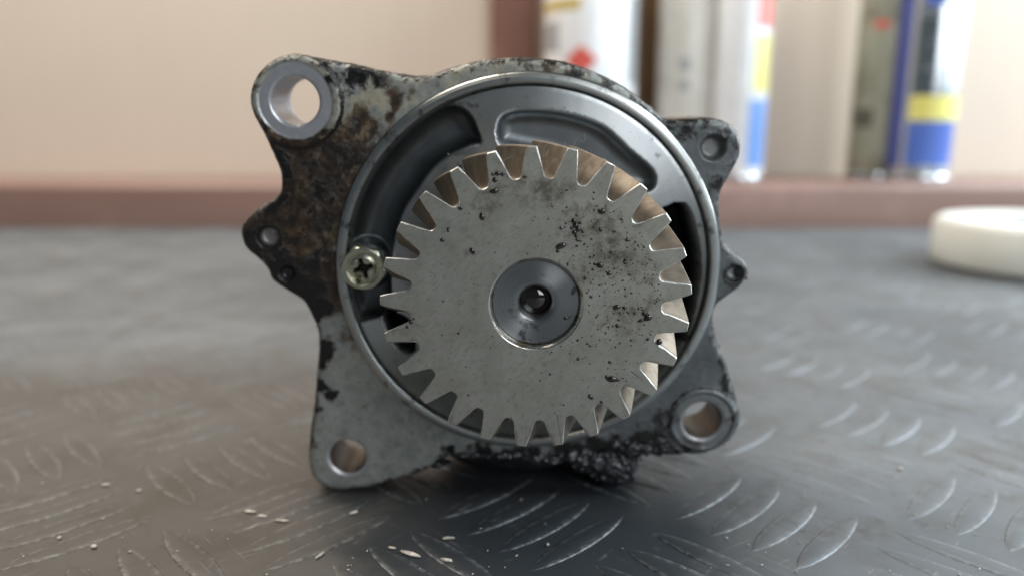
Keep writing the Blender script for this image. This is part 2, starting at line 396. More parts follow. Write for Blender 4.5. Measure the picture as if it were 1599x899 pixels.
# ------------------------------------------------------------------ setting: bench top with raised tread bars, rail, wall
LE_Y = on_table(800, 356)[1]
LE_TOP = at(800, 287, LE_Y)[2]
WALL_Y = LE_Y + 0.115
v, f = box(-1.1, 1.1, -0.25, LE_Y, -0.004, 0.0)
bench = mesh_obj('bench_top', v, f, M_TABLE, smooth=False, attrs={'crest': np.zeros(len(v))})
tag(bench, kind='structure')
def bar_mesh(L, w, h):
    n = 9; t = np.linspace(-1, 1, n); hw = w / 2 * (1 - t * t) ** 0.75 + 1e-5
    prof = [(-1, -0.02), (-0.93, 0.50), (-0.80, 0.86), (0, 1.0), (0.80, 0.86), (0.93, 0.50), (1, -0.02)]
    vs = []; cr = []
    for i in range(n):
        for a, b in prof:
            e = 1 - max(0, (abs(t[i]) - 0.55) / 0.45) ** 2
            vs.append((t[i] * L / 2, a * hw[i], (b * h * e) if b > 0 else -0.0002)); cr.append({1: 1.0, 5: 1.0, 2: .5, 4: .5}.get(prof.index((a, b)), 0.0))
    m = len(prof); fs = [(i * m + j, (i + 1) * m + j, (i + 1) * m + j + 1, i * m + j + 1) for i in range(n - 1) for j in range(m - 1)]
    return np.array(vs), fs, np.array(cr)
S = 51 * MM; bL, bW, bH = 43.5 * MM, 8.6 * MM, 0.33 * MM; bp = S / 4
bv_, bf_, bc_ = bar_mesh(bL, bW, bH)
pos = []
for i in range(-34, 60):
    for j in range(-60, 40):
        a0, c0 = 201.7 * MM + i * S, -91.1 * MM + j * S
        for q in (-1.5, -0.5, 0.5, 1.5):
            if (i + j) % 2 == 0: a_, c_, ang = a0, c0 + q * bp, PI / 4
            else: a_, c_, ang = a0 + q * bp, c0, -PI / 4
            x, y = (a_ + c_) / math.sqrt(2), (a_ - c_) / math.sqrt(2)
            if not (0.085 < y < LE_Y - 0.012): continue
            if abs(x) > 0.09 + y * 0.82: continue
            inv = abs(x) < 0.03 + y * 0.73
            hidden = y > 0.155 and abs(x) < 0.036 * y / 0.155 and y < 0.42
            pos.append((0 if inv and not hidden and y > 0.108 else 1, math.hypot(x, y), x, y, ang))
pos.sort()
proto = None; far = MB(); farc = []
for k_, (iv, d_, x, y, ang) in enumerate(pos):
    if k_ < 300:
        if proto is None:
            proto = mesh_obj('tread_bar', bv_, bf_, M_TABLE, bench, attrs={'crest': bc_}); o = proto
        else:
            o = proto.copy(); COL.objects.link(o); o.parent = bench
        o.location = (x, y, 0); o.rotation_euler = (0, 0, ang + random.uniform(-.02, .02)); o.scale = (random.uniform(.94, 1.03), random.uniform(.9, 1.06), random.uniform(.5, 1.15))
    else:
        c_, s_ = math.cos(ang), math.sin(ang); q = bv_.copy()
        far.add(np.stack([x + q[:, 0] * c_ - q[:, 1] * s_, y + q[:, 0] * s_ + q[:, 1] * c_, q[:, 2]], 1), bf_); farc.append(bc_)
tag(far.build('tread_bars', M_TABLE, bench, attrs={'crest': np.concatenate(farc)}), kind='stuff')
v, f = box(-1.3, 1.3, LE_Y + 0.001, WALL_Y, -0.03, LE_TOP, 0.006, 4)
rail = tag(mesh_obj('wooden_rail', v, f, M_RAIL, sharp=50), kind='structure')
v, f = box(-1.4, 1.4, WALL_Y + 0.001, WALL_Y + 0.03, -0.05, 0.9)
tag(mesh_obj('wall', v, f, M_WALL, smooth=False), kind='structure')
M_TANW = mat_wood('tan_strip', (0.24, 0.135, 0.065), (0.32, 0.185, 0.095))
def batten(px0, px1, label, mat=None):
    Y = WALL_Y - 0.016
    a, b = at(px0, 150, Y)[0], at(px1, 150, Y)[0]
    v, f = box(a, b, Y, WALL_Y + 0.0005, LE_TOP + 0.0003, 0.88, 0.003, 3)
    return tag(mesh_obj('wooden_batten_or_strip', v, f, mat or M_POST, sharp=50), label, 'batten', 'upright battens on the wall')
batten(767, 838, 'wide brown upright batten left of the large white can')
batten(984, 1030, 'narrow tan upright strip seen between the white cans', M_TANW)  # tan strip standing in the gap between the cans

# ------------------------------------------------------------------ cans on the rail
def paint(name, col, rough=0.32, metal=0.0, dirt=None, var=0.06): return simple(name, col, rough, metal, var, 40, dirt=dirt, coat=0.3)
M_WHITE = paint('white_can_paint', (0.78, 0.79, 0.80)); M_TIN = paint('bare_tin', (0.62, 0.66, 0.70), 0.25, 0.9)
M_DWHITE = paint('dirty_white_paint', (0.62, 0.59, 0.53), 0.45, dirt=((0.33, 0.28, 0.22), 0.52, 0.72))
M_OLIVE = paint('grimy_olive_paint', (0.30, 0.30, 0.225), 0.5, dirt=((0.12, 0.11, 0.075), 0.45, 0.68))
M_RED = paint('red_print', (0.70, 0.13, 0.10)); M_YEL = paint('yellow_print', (0.76, 0.69, 0.20)); M_BLUE = paint('blue_print', (0.09, 0.165, 0.52))
M_NAVY = paint('navy_print', (0.055, 0.075, 0.30)); M_GREY = paint('grey_print', (0.36, 0.37, 0.38)); M_DARK = paint('dark_print', (0.07, 0.09, 0.10)); M_GOLD = paint('gold_print', (0.60, 0.46, 0.16))
M_LBLUE = paint('light_blue_print', (0.17, 0.32, 0.70)); M_CAP = paint('plastic_cap', (0.5, 0.5, 0.5))
def arc_sheet(r, a0, a1, z0, z1, th=0.0004, n=10, shape=None):
    """thin curved sheet on a can; angle 0 faces the camera side (-y)"""
    vs = []; a = np.linspace(a0, a1, n)
    for rr in (r + 0.00005, r + th):
        for i, q in enumerate(a):
            t = i / (n - 1)
            lo, hi = (z0, z1) if shape is None else ((z0 + z1) / 2 - (z1 - z0) / 2 * shape(t), (z0 + z1) / 2 + (z1 - z0) / 2 * shape(t))
            vs += [(rr * math.sin(q), -rr * math.cos(q), lo), (rr * math.sin(q), -rr * math.cos(q), hi)]
    fs = []; m = 2 * n
    for i in range(n - 1):
        a_, b_ = 2 * i, 2 * i + 2
        fs.append((m + a_, m + b_, m + b_ + 1, m + a_ + 1))
        fs.append((a_ + 1, b_ + 1, m + b_ + 1, m + a_ + 1)[::-1]); fs.append((a_, b_, m + b_, m + a_))
    fs.append((0, m, m + 1, 1)); fs.append((m - 2, m - 1, 2 * m - 1, 2 * m - 2))
    return np.array(vs), fs
def can(name, label, x0, x1, Yc, body_mat, height=0.19, cat='spray can', cap=M_CAP):
    xm = (x0 + x1) / 2; c = at(xm, 200, Yc); r = (x1 - x0) / 2 / FPX * np.linalg.norm(at(xm, 200, Yc) - CAMP) * math.cos(math.atan((xm - 799.5) / FPX)) ** 1
    t = empty(name, (c[0], Yc, LE_TOP + 0.0003)); tag(t, label, cat, 'cans on the wooden rail')
    face = math.atan2(c[0], Yc)       # turn the label so angle 0 looks at the viewer
    t.rotation_euler = (0, 0, -face)
    v, f = lathe([(0, 0.002), (r * .86, 0.0015), (r * .93, 0), (r * .985, .001), (r * .985, .004), (r, .006), (r, height), (r * .97, height + .003), (r * .9, height + .008), (r * .62, height + .018), (r * .55, height + .021), (0, height + .022)], 56)
    mesh_obj('can_body', v, f, body_mat, t, sharp=40)
    v, f = lathe([(r * .985, .0003), (r * 1.015, .0006), (r * 1.03, .0022), (r * 1.015, .0042), (r * 1.0005, .0052)], 56)
    mesh_obj('bottom_rim', v, f, M_TIN, t)
    v, f = lathe([(r * .60, height + .019), (r * .60, height + .045), (r * .55, height + .05), (0, height + .051)], 40)
    mesh_obj('can_cap', v, f, cap, t, sharp=40)
    def zz(py): return at(xm, py, Yc - r)[2] - LE_TOP
    def aa(px): return math.asin(max(-0.999, min(0.999, (px - xm) / ((x1 - x0) / 2))))
    def sheet(nm, px0, px1, py0, py1, mat, lab=None, shape=None, lift=0.0):
        v, f = arc_sheet(r + lift, aa(px0), aa(px1), max(0.0065, zz(py1)), min(height - .002, zz(py0)), shape=shape)
        o = mesh_obj(nm, v, f, mat, t, sharp=40)
        if lab: o['label'] = lab
        return o
    return t, sheet
CY = LE_Y + 0.052
t, sh = can('solvent_can', 'large white can with red diamond behind top of the pump', 850, 988, CY + 0.008, M_WHITE, 0.20, 'can')
sh('hazard_diamond', 884, 930, 70, 118, M_RED, 'red diamond mark', lambda q: 1.001 - abs(2 * q - 1))
sh('printed_band', 851, 905, -4, 14, M_GOLD, 'gold band'); sh('printed_text', 853, 874, 30, 78, M_GREY, 'grey blurred print')
sh('side_panel', 972, 987, -60, 130, M_GREY, 'blue-grey side panel')
t, sh = can('spray_can', 'dirty white spray can with two small grey marks', 1024, 1112, CY + 0.016, M_DWHITE)
sh('printed_mark', 1057, 1073, 92, 110, M_GREY); sh('printed_mark', 1057, 1072, 126, 142, M_GREY)
t, sh = can('spray_can', 'bright white spray can edged with red, yellow and blue blocks', 1112, 1192, CY - 0.004, M_WHITE)
sh('red_block', 1172, 1190, -30, 42, M_RED); sh('yellow_block', 1171, 1190, 54, 144, M_YEL); sh('blue_block', 1167, 1190, 156, 262, M_LBLUE)
t, sh = can('spray_can', 'grimy olive spray can with small red mark', 1330, 1404, CY + 0.020, M_OLIVE)
sh('red_mark', 1352, 1372, 32, 43, M_RED); sh('dirty_patch', 1336, 1362, 170, 200, simple('dark_dirt', (0.10, 0.095, 0.07), 0.6))
t, sh = can('spray_can', 'silver spray can with yellow band and blue lower block', 1392, 1484, CY - 0.006, M_TIN)
sh('navy_stripe', 1396, 1413, -60, 262, M_NAVY); sh('grey_stripe', 1414, 1420, -60, 262, M_GREY)
sh('dark_emblem', 1424, 1448, 28, 145, M_DARK); sh('printed_mark', 1433, 1444, 62, 74, M_TIN, lift=.0005); sh('printed_mark', 1431, 1446, 100, 112, M_TIN, lift=.0005); sh('top_block', 1428, 1456, -60, 8, M_BLUE)
sh('yellow_band', 1420, 1482, 150, 189, M_YEL); sh('blue_block', 1421, 1480, 191, 260, M_BLUE)

# ------------------------------------------------------------------ tape roll
tr = 0.062; th = 0.024
pA = on_table(1599, 440); sl = rays((1450, 400))[0]; sd_ = np.array([sl[0], sl[1]]) / math.hypot(sl[0], sl[1])
best = None
for yy in np.linspace(pA[1] - 0.02, pA[1] + 0.12, 600):
    # centre at distance tr from the left sight line
    nrm = np.array([sd_[1], -sd_[0]]); s_ = (yy - nrm[1] * tr) / sd_[1]; cxy = sd_ * s_ + nrm * tr
    e_ = abs(math.hypot(cxy[0] - pA[0], cxy[1] - pA[1]) - tr)
    if cxy[1] > pA[1] and (best is None or e_ < best[0]): best = (e_, cxy)
tc = best[1]
th = at(1460, 347, tc[1])[2]
tape = empty('tape_roll', (tc[0], tc[1], 0.0012)); tag(tape, 'ivory white roll of adhesive tape lying flat on the bench', 'tape roll')
M_TAPE = simple('ivory_tape', (0.76, 0.77, 0.71), 0.35, 0, 0.03, 60); M_TAPETOP = simple('tape_edge', (0.79, 0.81, 0.80), 0.28, 0, 0.04, 200, 0.1, 1500)
v, f = lathe([(tr - .0035, .0002), (tr - .001, .0006), (tr, .002), (tr, th - .003), (tr - .001, th - .0012), (tr - .004, th)], 96)
mesh_obj('tape_band', v, f, M_TAPE, tape)
v, f = lathe([(tr - .004, th), (tr * .60, th - .0004), (tr * .58, th - .0008)], 96); mesh_obj('tape_side', v, f, M_TAPETOP, tape)
v, f = lathe([(tr * .58, th - .0003), (tr * .56, th - .0002), (tr * .555, th - .001), (tr * .555, .0005), (tr * .58, .0003)], 96)
mesh_obj('core_tube', v, f, simple('white_core', (0.78, 0.80, 0.82), 0.4), tape)

# ------------------------------------------------------------------ THE PUMP
ROT = Matrix((UV, -NV, VV)).transposed()
base_px = loc([(545, 766)], 0.91 * R)[0]
bw = GC - 0.91 * R * NV + base_px[0] * UV + base_px[1] * VV
base = np.array([GC[0], bw[1] + 0.004, 0.0])
pump = empty('oil_pump', base, ROT)
tag(pump, 'greasy cast metal oil pump with a large toothed drive gear standing on tread plate', 'oil pump')
G = tuple(np.array([[*UV], [*(-NV)], [*VV]]) @ (GC - base))
HF, HP, HR = 0.91 * R, 0.885 * R, 0.862 * R
RCX, RCZ = -0.027 * R, 0.012 * R          # axis of the round cover
# ---- flange
OUT = [(388,154),(392,134),(403,113),(424,94),(447,85),(470,84.5),(493,89),(526,95),(565,103),(598,109.6),(628,116),(650,119),(668,117),(686,112),(717,102),(750,94),(793,89),(840,90),(870,94),(906,103),(923,109),(951,122),(984,141),(1012,163),(1035,182),(1051,186.5),(1074,185),(1105,184.6),(1125,186.7),(1143,195),(1154.5,207.6),(1159,225.6),(1157,246),(1148,264),(1138,282),(1128,300),(1125,318),(1127,341),(1132,374),(1138,387),(1150,397),(1163,407),(1170,420),(1167,436),(1156,451),(1138,464),(1121,478),(1115,495),(1116,513),(1124,540),(1137,572),(1146,603),(1152,625),(1158.5,656),(1149,681),(1130,699),(1102,710),(1075,712),(1040,706),(1000,700),(950,706),(905,714),(870,721),(840,723),(808,722),(757,715),(722,712),(700,716),(667,735),(640,745),(607,755),(573,763.6),(543,767),(517,766),(497,757),(485,743),(480,720),(481.7,687),(489,630),(492,590),(496,545),(495,520),(488,502),(480,485),(470,470),(452,459),(432,446),(421,436),(416,423),(405,410),(391,398),(379,385),(374,367),(375,354),(384,341),(398,328.6),(415,318),(430,308),(436,297),(437,282),(435,267),(426,246),(411,213),(398,187),(390.7,170)]
OUTL = crom(loc(OUT, HF), 3)
hole = lambda px, rpx: (*loc([px], HF)[0], rpx * 0.193 * MM)
H_TL, H_LL, H_LR = hole((462, 158), 35), hole((543, 713), 31), hole((1097, 656), 32.5)
B_UR, B_R, B_L1, B_L2 = hole((1114, 231), 20), hole((1147, 428), 14), hole((419, 371), 18.5), hole((448, 427), 14)
RIMR = 58.3 * MM
def circ(c, x, z): return np.hypot(x - c[0], z - c[1])
def flange_sd(X, Z):
    s = poly_sd(OUTL, X, Z) + 0.35 * MM * cnoise(X, Z, 3.2 * MM, 3, 3)
    for c in (H_TL, H_LL, H_LR): s = np.maximum(s, c[2] - circ(c, X, Z))
    return np.maximum(s, RIMR - np.hypot(X - RCX, Z - RCZ))
def flange_depth(x, z):
    so = -poly_sd(OUTL, x, z); r = 2.4 * MM
    y = np.full_like(x, HF)
    t = np.clip(so, 0, r); y += r - np.sqrt(np.maximum(r * r - (r - t) ** 2, 0))
    for c, rb, up, rs in ((H_TL, 13.3, 0.9, 10.9), (H_LR, 11.0, 0.7, 9.6)):
        d = circ(c, x, z); y -= up * MM * (1 - smoothstep((rb - .9) * MM, (rb + .5) * MM, d)); y += 0.45 * MM * (1 - smoothstep((rs - .25) * MM, rs * MM, d))
    for c in (H_TL, H_LL, H_LR):
        d = circ(c, x, z) - c[2]; y += np.clip(0.75 * MM - d, 0, 1) * 0.9
    for c, dp in ((B_UR, 3.2), (B_R, 2.4), (B_L1, 3.0), (B_L2, 1.6)):
        d = circ(c, x, z); y += dp * MM * (1 - smoothstep(c[2] - 1.5 * MM, c[2] + 0.2 * MM, d))
    # shallow cast web between the upper left boss and the cover
    y += 0.18 * MM * cnoise(x, z, 9 * MM, 11, 3) + 0.05 * MM * cnoise(x, z, 1.6 * MM, 12, 2)
    return y
def blobs(x, z, lst):
    out = np.zeros_like(x); wx = 4.5 * MM * cnoise(x, z, 6 * MM, 41, 3); wz = 4.5 * MM * cnoise(x, z, 6 * MM, 42, 3)
    for px, py, rp, w in lst:
        c = loc([(px, py)], HF)[0]; out = np.maximum(out, w * (1 - smoothstep(0.05, 1.35, np.hypot(x - c[0] + wx, z - c[1] + wz) / (rp * 0.193 * MM))))
    return out
def flange_attrs(x, z):
    so = -poly_sd(OUTL, x, z) / MM
    rust = blobs(x, z, [(470,290,80,1.6),(515,240,70,1.15),(450,370,75,1.7),(500,345,75,1.5),(510,425,60,1.4),(440,235,50,1.4),(465,440,50,1.5),(560,205,40,.7),(590,215,45,.62),(555,260,55,.85),(622,150,20,.95),(615,180,18,.9),(600,120,26,.6),(545,500,40,.45),(520,470,45,.7),(512,130,20,.5),(650,145,18,.55),(690,125,20,.5),(800,95,30,.45),(890,105,30,.5),(745,112,26,.4),(845,100,20,.45)])
    cream = blobs(x, z, [(570,170,60,1.),(600,130,40,.7),(425,140,50,.8),(560,320,40,.6),(520,390,40,.7),(680,130,60,.6),(545,470,40,.5),(570,560,70,.35),(470,200,60,.5),(720,112,50,.9),(780,98,50,.9),(860,100,50,.9),(930,118,40,.7),(650,150,50,.8),(410,120,40,.9),(500,120,50,.6),(445,215,40,.5),(480,330,60,.55),(505,420,60,.5)])
    oil = 0.92 * np.exp(-np.maximum(so, 0) / 2.0)
    oil = np.maximum(oil, blobs(x, z, [(560,120,34,.95),(525,118,22,.8),(590,128,22,.7),(499,550,34,1.5),(500,605,26,1.2),(495,640,20,.9),(488,480,34,1.4),(465,450,50,1.2),(392,375,42,1.1),(440,430,50,1.1),(425,250,26,1.),(445,280,26,.9),(438,320,30,.9),(505,300,45,.6),(510,350,40,.55),(520,250,40,.55),(488,400,26,.9),(497,390,16,.7),(480,260,30,.45),(560,250,40,.5),(520,300,40,.45),(760,716,40,1.),(820,716,50,1.),(880,712,50,1.),(940,702,55,1.),(1000,690,50,1.),(1040,670,40,.75),(1075,700,35,.9),(700,716,25,.8),(1140,600,25,.8),(1130,555,18,.8),(1150,650,18,.8),(1070,205,40,.75),(1120,200,30,.55),(1130,290,30,.6),(1160,430,25,.85),(1140,440,30,.6),(1110,300,30,.5),(1040,190,30,.8),(820,100,30,.5),(900,112,34,.6),(960,135,30,.6),(740,104,30,.5),(1000,160,30,.6)]))
    painted_dark = 0.8 * smoothstep(-10 * MM, 45 * MM, x - 0.25 * z)        # dark reflection painted into the colour of the right hand side
    dt = circ(H_TL, x, z) / MM; dl = circ(H_LR, x, z) / MM
    bare = 0.9 * (1 - smoothstep(10.2, 10.8, dt + 0.5 * cnoise(x, z, 3 * MM, 5, 3)))
    ring_edge = np.exp(-((dt - 13.4) / 0.7) ** 2) * .9 + np.exp(-((dl - 11.2) / 0.6) ** 2) * .55
    for c, w in ((H_TL, 1), (H_LL, .6), (H_LR, .55)): bare = np.maximum(bare, w * (1 - smoothstep(0.7, 1.1, (circ(c, x, z) - c[2]) / MM)))
    bare = np.maximum(bare, 0.12 * (1 - smoothstep(9.0, 9.7, dl)))
    for c in (B_L1, B_L2, B_R): oil = np.maximum(oil, .85 * np.exp(-((circ(c, x, z) - c[2]) / (1.3 * MM)) ** 2))
    for c, w in ((B_UR, .6), (B_L1, .22), (B_R, .25)):
        k_ = 1 - smoothstep(c[2] * .65, c[2] * .85, circ(c, x, z - 0.0)); bare = np.maximum(bare, w * k_); oil = oil * (1 - .7 * k_); rust = rust * (1 - .6 * k_)
    oil = np.maximum(oil * (1 - bare), ring_edge)
    cream = np.maximum(cream, .85 * rust); cream = np.maximum(cream, .9 * (1 - smoothstep(B_UR[2] * .6, B_UR[2] * .9, circ(B_UR, x, z)))); bare = bare * (1 - .7 * (circ(B_UR, x, z) < B_UR[2]))
    return {'rust': rust * (1 - bare), 'cream': cream * (1 - bare), 'oil': oil, 'bare': bare, 'painted_dark': painted_dark * (1 - bare), 'wall': np.zeros_like(x)}
mn, mx = OUTL.min(0) - 2 * MM, OUTL.max(0) + 2 * MM
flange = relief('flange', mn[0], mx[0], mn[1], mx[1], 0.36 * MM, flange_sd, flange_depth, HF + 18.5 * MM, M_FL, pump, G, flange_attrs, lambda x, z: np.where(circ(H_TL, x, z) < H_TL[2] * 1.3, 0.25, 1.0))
# ---- body behind the flange
NB = 72; mb = MB()
def body_ring(sc, y, dz=0.0):
    a = np.arange(NB) * 2 * PI / NB; r = 55 * MM * sc * (1 + 0.05 * np.cos(3 * a + .5))
    return np.stack([RCX + r * np.cos(a), np.full(NB, y), RCZ + r * np.sin(a) + dz], 1)
rings = [body_ring(1.0, HF + 6 * MM), body_ring(1.0, HF + 30 * MM), body_ring(.95, HF + 34 * MM), body_ring(.72, HF + 36 * MM), body_ring(.66, HF + 58 * MM), body_ring(.6, HF + 61 * MM)]
fs = [(i * NB + (j + 1) % NB, i * NB + j, (i + 1) * NB + j, (i + 1) * NB + (j + 1) % NB) for i in range(len(rings) - 1) for j in range(NB)]
fs.append(tuple((len(rings) - 1) * NB + j for j in range(NB))[::-1])
mesh_obj('pump_body', np.concatenate(rings), fs, M_BODY, pump, at_=G, sharp=40)
# rear foot: a cast lobe of the body that reaches the bench
Rinv = np.array([[*UV], [*(-NV)], [*VV]])
def to_gear(pw): return Rinv @ (np.asarray(pw) - GC)
ft = loc([(955, 742)], HF)[0]
zfoot = to_gear(on_table(950, 762))[2]
def table_z(x, y):       # z in gear coordinates of the bench at local x, y
    return (-GC[2] - x * UV[2] - y * (-NV[2])) / VV[2]
mbf = MB()
for fx, fy, rx, ry, rz, yo in ((955, 742, 13, 15, 16, 17), (818, 722, 36, 16, 20, 24)):
    v, f = ICO3; c_ = loc([(fx, fy)], HF)[0]
    q = np.stack([c_[0] + v[:, 0] * rx * MM, HF + yo * MM + v[:, 1] * ry * MM, c_[1] + 5 * MM + v[:, 2] * rz * MM], 1)
    fl = table_z(q[:, 0], q[:, 1]); q[:, 2] = np.maximum(q[:, 2], fl + 0.0004); mbf.add(q, f)
mbf.build('body_foot', M_BODY, pump, at_=G)
# ---- grease lump and beads on the lower edge
mb = MB(); iv, if_ = ICO1; iv2, if2 = ICO2
def lump(c, r, sq=(1, 1, 1), hi=False, amp=0.5):
    v, f = (iv2, if2) if hi else (iv, if_)
    j = 1 + amp * np.array([mnoise.noise(Vector(q * 1.6) + Vector(c) * 1900) for q in v])
    p = v * j[:, None] * r * np.array(sq) + np.array(c)
    p[:, 2] = np.maximum(p[:, 2], table_z(p[:, 0], p[:, 1]) + 0.0002); mb.add(p, f)
ICO5 = ico(5)
def crust(px, py, rx, ry, rz, yo, amp=1.0):
    c = loc([(px, py)], HF)[0]; v, f = ICO5
    p = v * np.array([rx, ry, rz]) * MM + np.array([c[0], HF + yo * MM, c[1]])
    d = np.array([mnoise.fractal(Vector(q) / (2.6 * MM), 0.7, 2.1, 4) + 0.7 * (0.45 - abs(mnoise.noise(Vector(q) / (1.5 * MM)))) for q in p])
    p = p + v * (d * 1.25 * amp * MM)[:, None]
    p[:, 2] = np.maximum(p[:, 2], table_z(p[:, 0], p[:, 1]) + 0.0002); mb.add(p, f)
crust(938, 722, 11.5, 5.2, 4.8, 3.2); crust(960, 738, 8.0, 5.4, 5.2, 3.6); crust(900, 712, 8.5, 4.0, 3.0, 2.4, .8); crust(985, 700, 8.0, 3.5, 3.4, 2.2, .9)
crust(846, 717, 9.5, 3.2, 2.2, 2.2, .8); crust(785, 711, 9.0, 3.0, 1.9, 2.3, .7); crust(728, 712, 6.0, 2.6, 1.2, 2.4, .6); crust(680, 728, 5.0, 2.2, .9, 2.6, .5); crust(1045, 703, 7.0, 2.6, 2.0, 2.2, .7); crust(1020, 690, 5.0, 2.2, 2.6, 2.2, .7); crust(1160, 428, 2.0, 2.6, 3.6, 3.4, .6)
chunk = loc([(872,716),(905,712),(950,704),(1000,692),(1024,700),(1008,716),(988,742),(966,756),(935,756),(905,738)], HF + 1 * MM)
cmn, cmx = chunk.min(0), chunk.max(0); cnt = 0
while cnt < 60:
    p = cmn + rng.random(2) * (cmx - cmn); s = poly_sd(chunk, p[:1], p[1:])[0]
    if s > -1.2 * MM: continue
    lump((p[0], HF - min(1.2 * MM, -s * .5) + rng.normal() * .4 * MM, p[1]), rng.uniform(.3, .8) * MM, tuple(rng.uniform(.5, 1.5, 3))); cnt += 1
def along(pxs, n, spread, rmin, rmax, yoff=2.4):
    p = loc(pxs, HF); d = np.r_[0, np.cumsum(np.hypot(*np.diff(p, axis=0).T))]
    for _ in range(n):
        t = rng.random() * d[-1]; x = np.interp(t, d, p[:, 0]); z = np.interp(t, d, p[:, 1])
        lump((x + rng.normal() * spread * MM, HF + yoff * MM + abs(rng.normal()) * 1.0 * MM, z + rng.normal() * spread * MM), rng.uniform(rmin, rmax) * MM, tuple(rng.uniform(.5, 1.5, 3)))
along([(715,712),(757,715),(808,722),(840,723),(880,718)], 90, .6, .2, .6)
along([(1000,700),(1040,706),(1075,711),(1102,709),(1130,698),(1150,678)], 70, .6, .2, .5)
along([(1112,500),(1121,540),(1133,572),(1142,603),(1149,630),(1153,656)], 60, .4, .15, .5)
along([(1150,397),(1164,407),(1170,420),(1167,436),(1156,450)], 20, .4, .2, .5)
along([(505,104),(526,106),(565,114),(598,120)], 30, .5, .15, .4, 1.0)
along([(1012,166),(1035,186),(1060,190)], 24, .3, .12, .3)
along([(499,548),(493,506),(474,469),(444,446)], 24, .4, .12, .35)
tag(mb.build('grease_lumps', M_SL, pump, at_=G), kind='stuff')
# ---- rim and cover
v, f = lathe([(RIMR + .3 * MM, HF + 4 * MM), (RIMR - .1 * MM, HF + .5 * MM), (58.0 * MM, HR + .9 * MM), (57.5 * MM, HR + .45 * MM), (57.2 * MM, HR + .4 * MM), (56.9 * MM, HR + .12 * MM), (56.6 * MM, HR + .04 * MM), (55.5 * MM, HR), (55.2 * MM, HR + .12 * MM), (55.0 * MM, HR + .5 * MM), (54.85 * MM, HR + 1.6 * MM), (54.8 * MM, HP + 1.9 * MM), (54.3 * MM, HP + 2.2 * MM), (54.2 * MM, HP + 16 * MM)], 256, 'y')
v = v + np.array([RCX, 0, RCZ]); mesh_obj('cover_rim', v, f, M_RIM, pump, at_=G, sharp=60)
PA = [(700,163),(720,166),(737,180),(747,203),(752,224),(735,229),(699,247),(673,269),(655,295),(632,330),(618,372),(612,420),(613,460),(622,496),(606,493),(575,500),(551,507),(545,480),(541,450),(540,420),(541,395),(545,365),(552,335),(563,305),(577,277),(594,250),(613,227),(635,204),(660,183),(682,169)]
PB = [(775.5,200),(783,181),(803.7,172),(834,170.5),(870,173.6),(908.5,182.5),(940,195),(960,210),(984,233),(1010,255),(1023,270),(1026,285),(1015,299),(985,300),(950,290),(900,262),(850,243),(800,232),(779,223.5)]
PC = [(1034,330),(1041,323),(1053,317),(1066,317),(1076,324),(1083,341),(1089,367),(1093,392),(1094,425),(1090,455),(1083,490),(1072,530),(1058,565),(1040,595),(1020,620),(1000,640),(975,610),(1010,540),(1025,470),(1030,400)]
PD = [(598,494),(612,487),(640,500),(650,540),(640,552),(625,548),(612,532),(602,512)]
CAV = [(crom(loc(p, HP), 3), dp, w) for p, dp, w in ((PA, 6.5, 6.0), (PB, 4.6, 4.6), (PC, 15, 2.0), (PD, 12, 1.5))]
SCP = loc([(568, 418)], HP - 2.5 * MM)[0]
def cover_sd(X, Z): return np.hypot(X - RCX, Z - RCZ) - 54.1 * MM
def cover_depth(x, z):
    y = np.full_like(x, HP); d0 = np.hypot(x - RCX, z - RCZ); y += 0.5 * np.clip(d0 - 53.4 * MM, 0, 1)
    dcut = np.zeros_like(x)
    for pl, dp, w in CAV:
        s = poly_sd(pl, x, z); t = np.clip(-s / (w * MM), 0, 1)
        dcut = np.maximum(dcut, dp * MM * np.sqrt(np.maximum(0, 1 - (1 - t) ** 2)))
        y -= 0.0 * s
    b = 1 - smoothstep(6.6 * MM, 8.2 * MM, np.hypot(x - SCP[0], z - SCP[1])); dcut *= (1 - b)
    # raised centre boss behind the gear
    return y + dcut + 0.02 * MM * cnoise(x, z, 5 * MM, 21, 2)
def cover_attrs(x, z):
    s = np.full_like(x, 1e3)
    for pl, dp, w in CAV: s = np.minimum(s, poly_sd(pl, x, z) / MM)
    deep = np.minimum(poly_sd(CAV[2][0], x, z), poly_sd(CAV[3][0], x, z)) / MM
    painted_shade = 0.85 * (1 - smoothstep(-0.55 * R, 0.25 * R, z - 0.35 * x))  # gear shade painted into the cover colour, darker towards lower left
    return {'pocket': 1 - smoothstep(-1.0, 0.2, s), 'deep': 1 - smoothstep(-1.5, 0.0, deep), 'painted_shade': painted_shade, 'pale': 1 - smoothstep(0.0, 1.0, poly_sd(CAV[1][0], x, z) / MM)}
def mat_cover():
    m = M_PLATE; nt = m.node_tree; p = nt.nodes['Principled BSDF']
    src = p.inputs['Base Color'].links[0].from_socket; pk = attr(nt, 'pocket')
    v = ocoord(nt); n = noise(nt, v, 300, 5)
    src = mixc(nt, attr(nt, 'painted_shade'), src, mixc(nt, n, (0.14, 0.14, 0.115), (0.26, 0.26, 0.22)))
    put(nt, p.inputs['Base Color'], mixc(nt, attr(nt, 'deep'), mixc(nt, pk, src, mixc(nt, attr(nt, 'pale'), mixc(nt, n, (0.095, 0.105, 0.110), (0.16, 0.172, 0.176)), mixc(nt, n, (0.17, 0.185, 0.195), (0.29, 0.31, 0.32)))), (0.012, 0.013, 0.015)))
    put(nt, p.inputs['Anisotropic'], mixf(nt, pk, 0.88, 0.0))
mat_cover()
cov = relief('cover_plate', RCX - 55 * MM, RCX + 55 * MM, RCZ - 55 * MM, RCZ + 55 * MM, 0.40 * MM, cover_sd, cover_depth, HP + 6 * MM, M_PLATE, pump, G, cover_attrs)
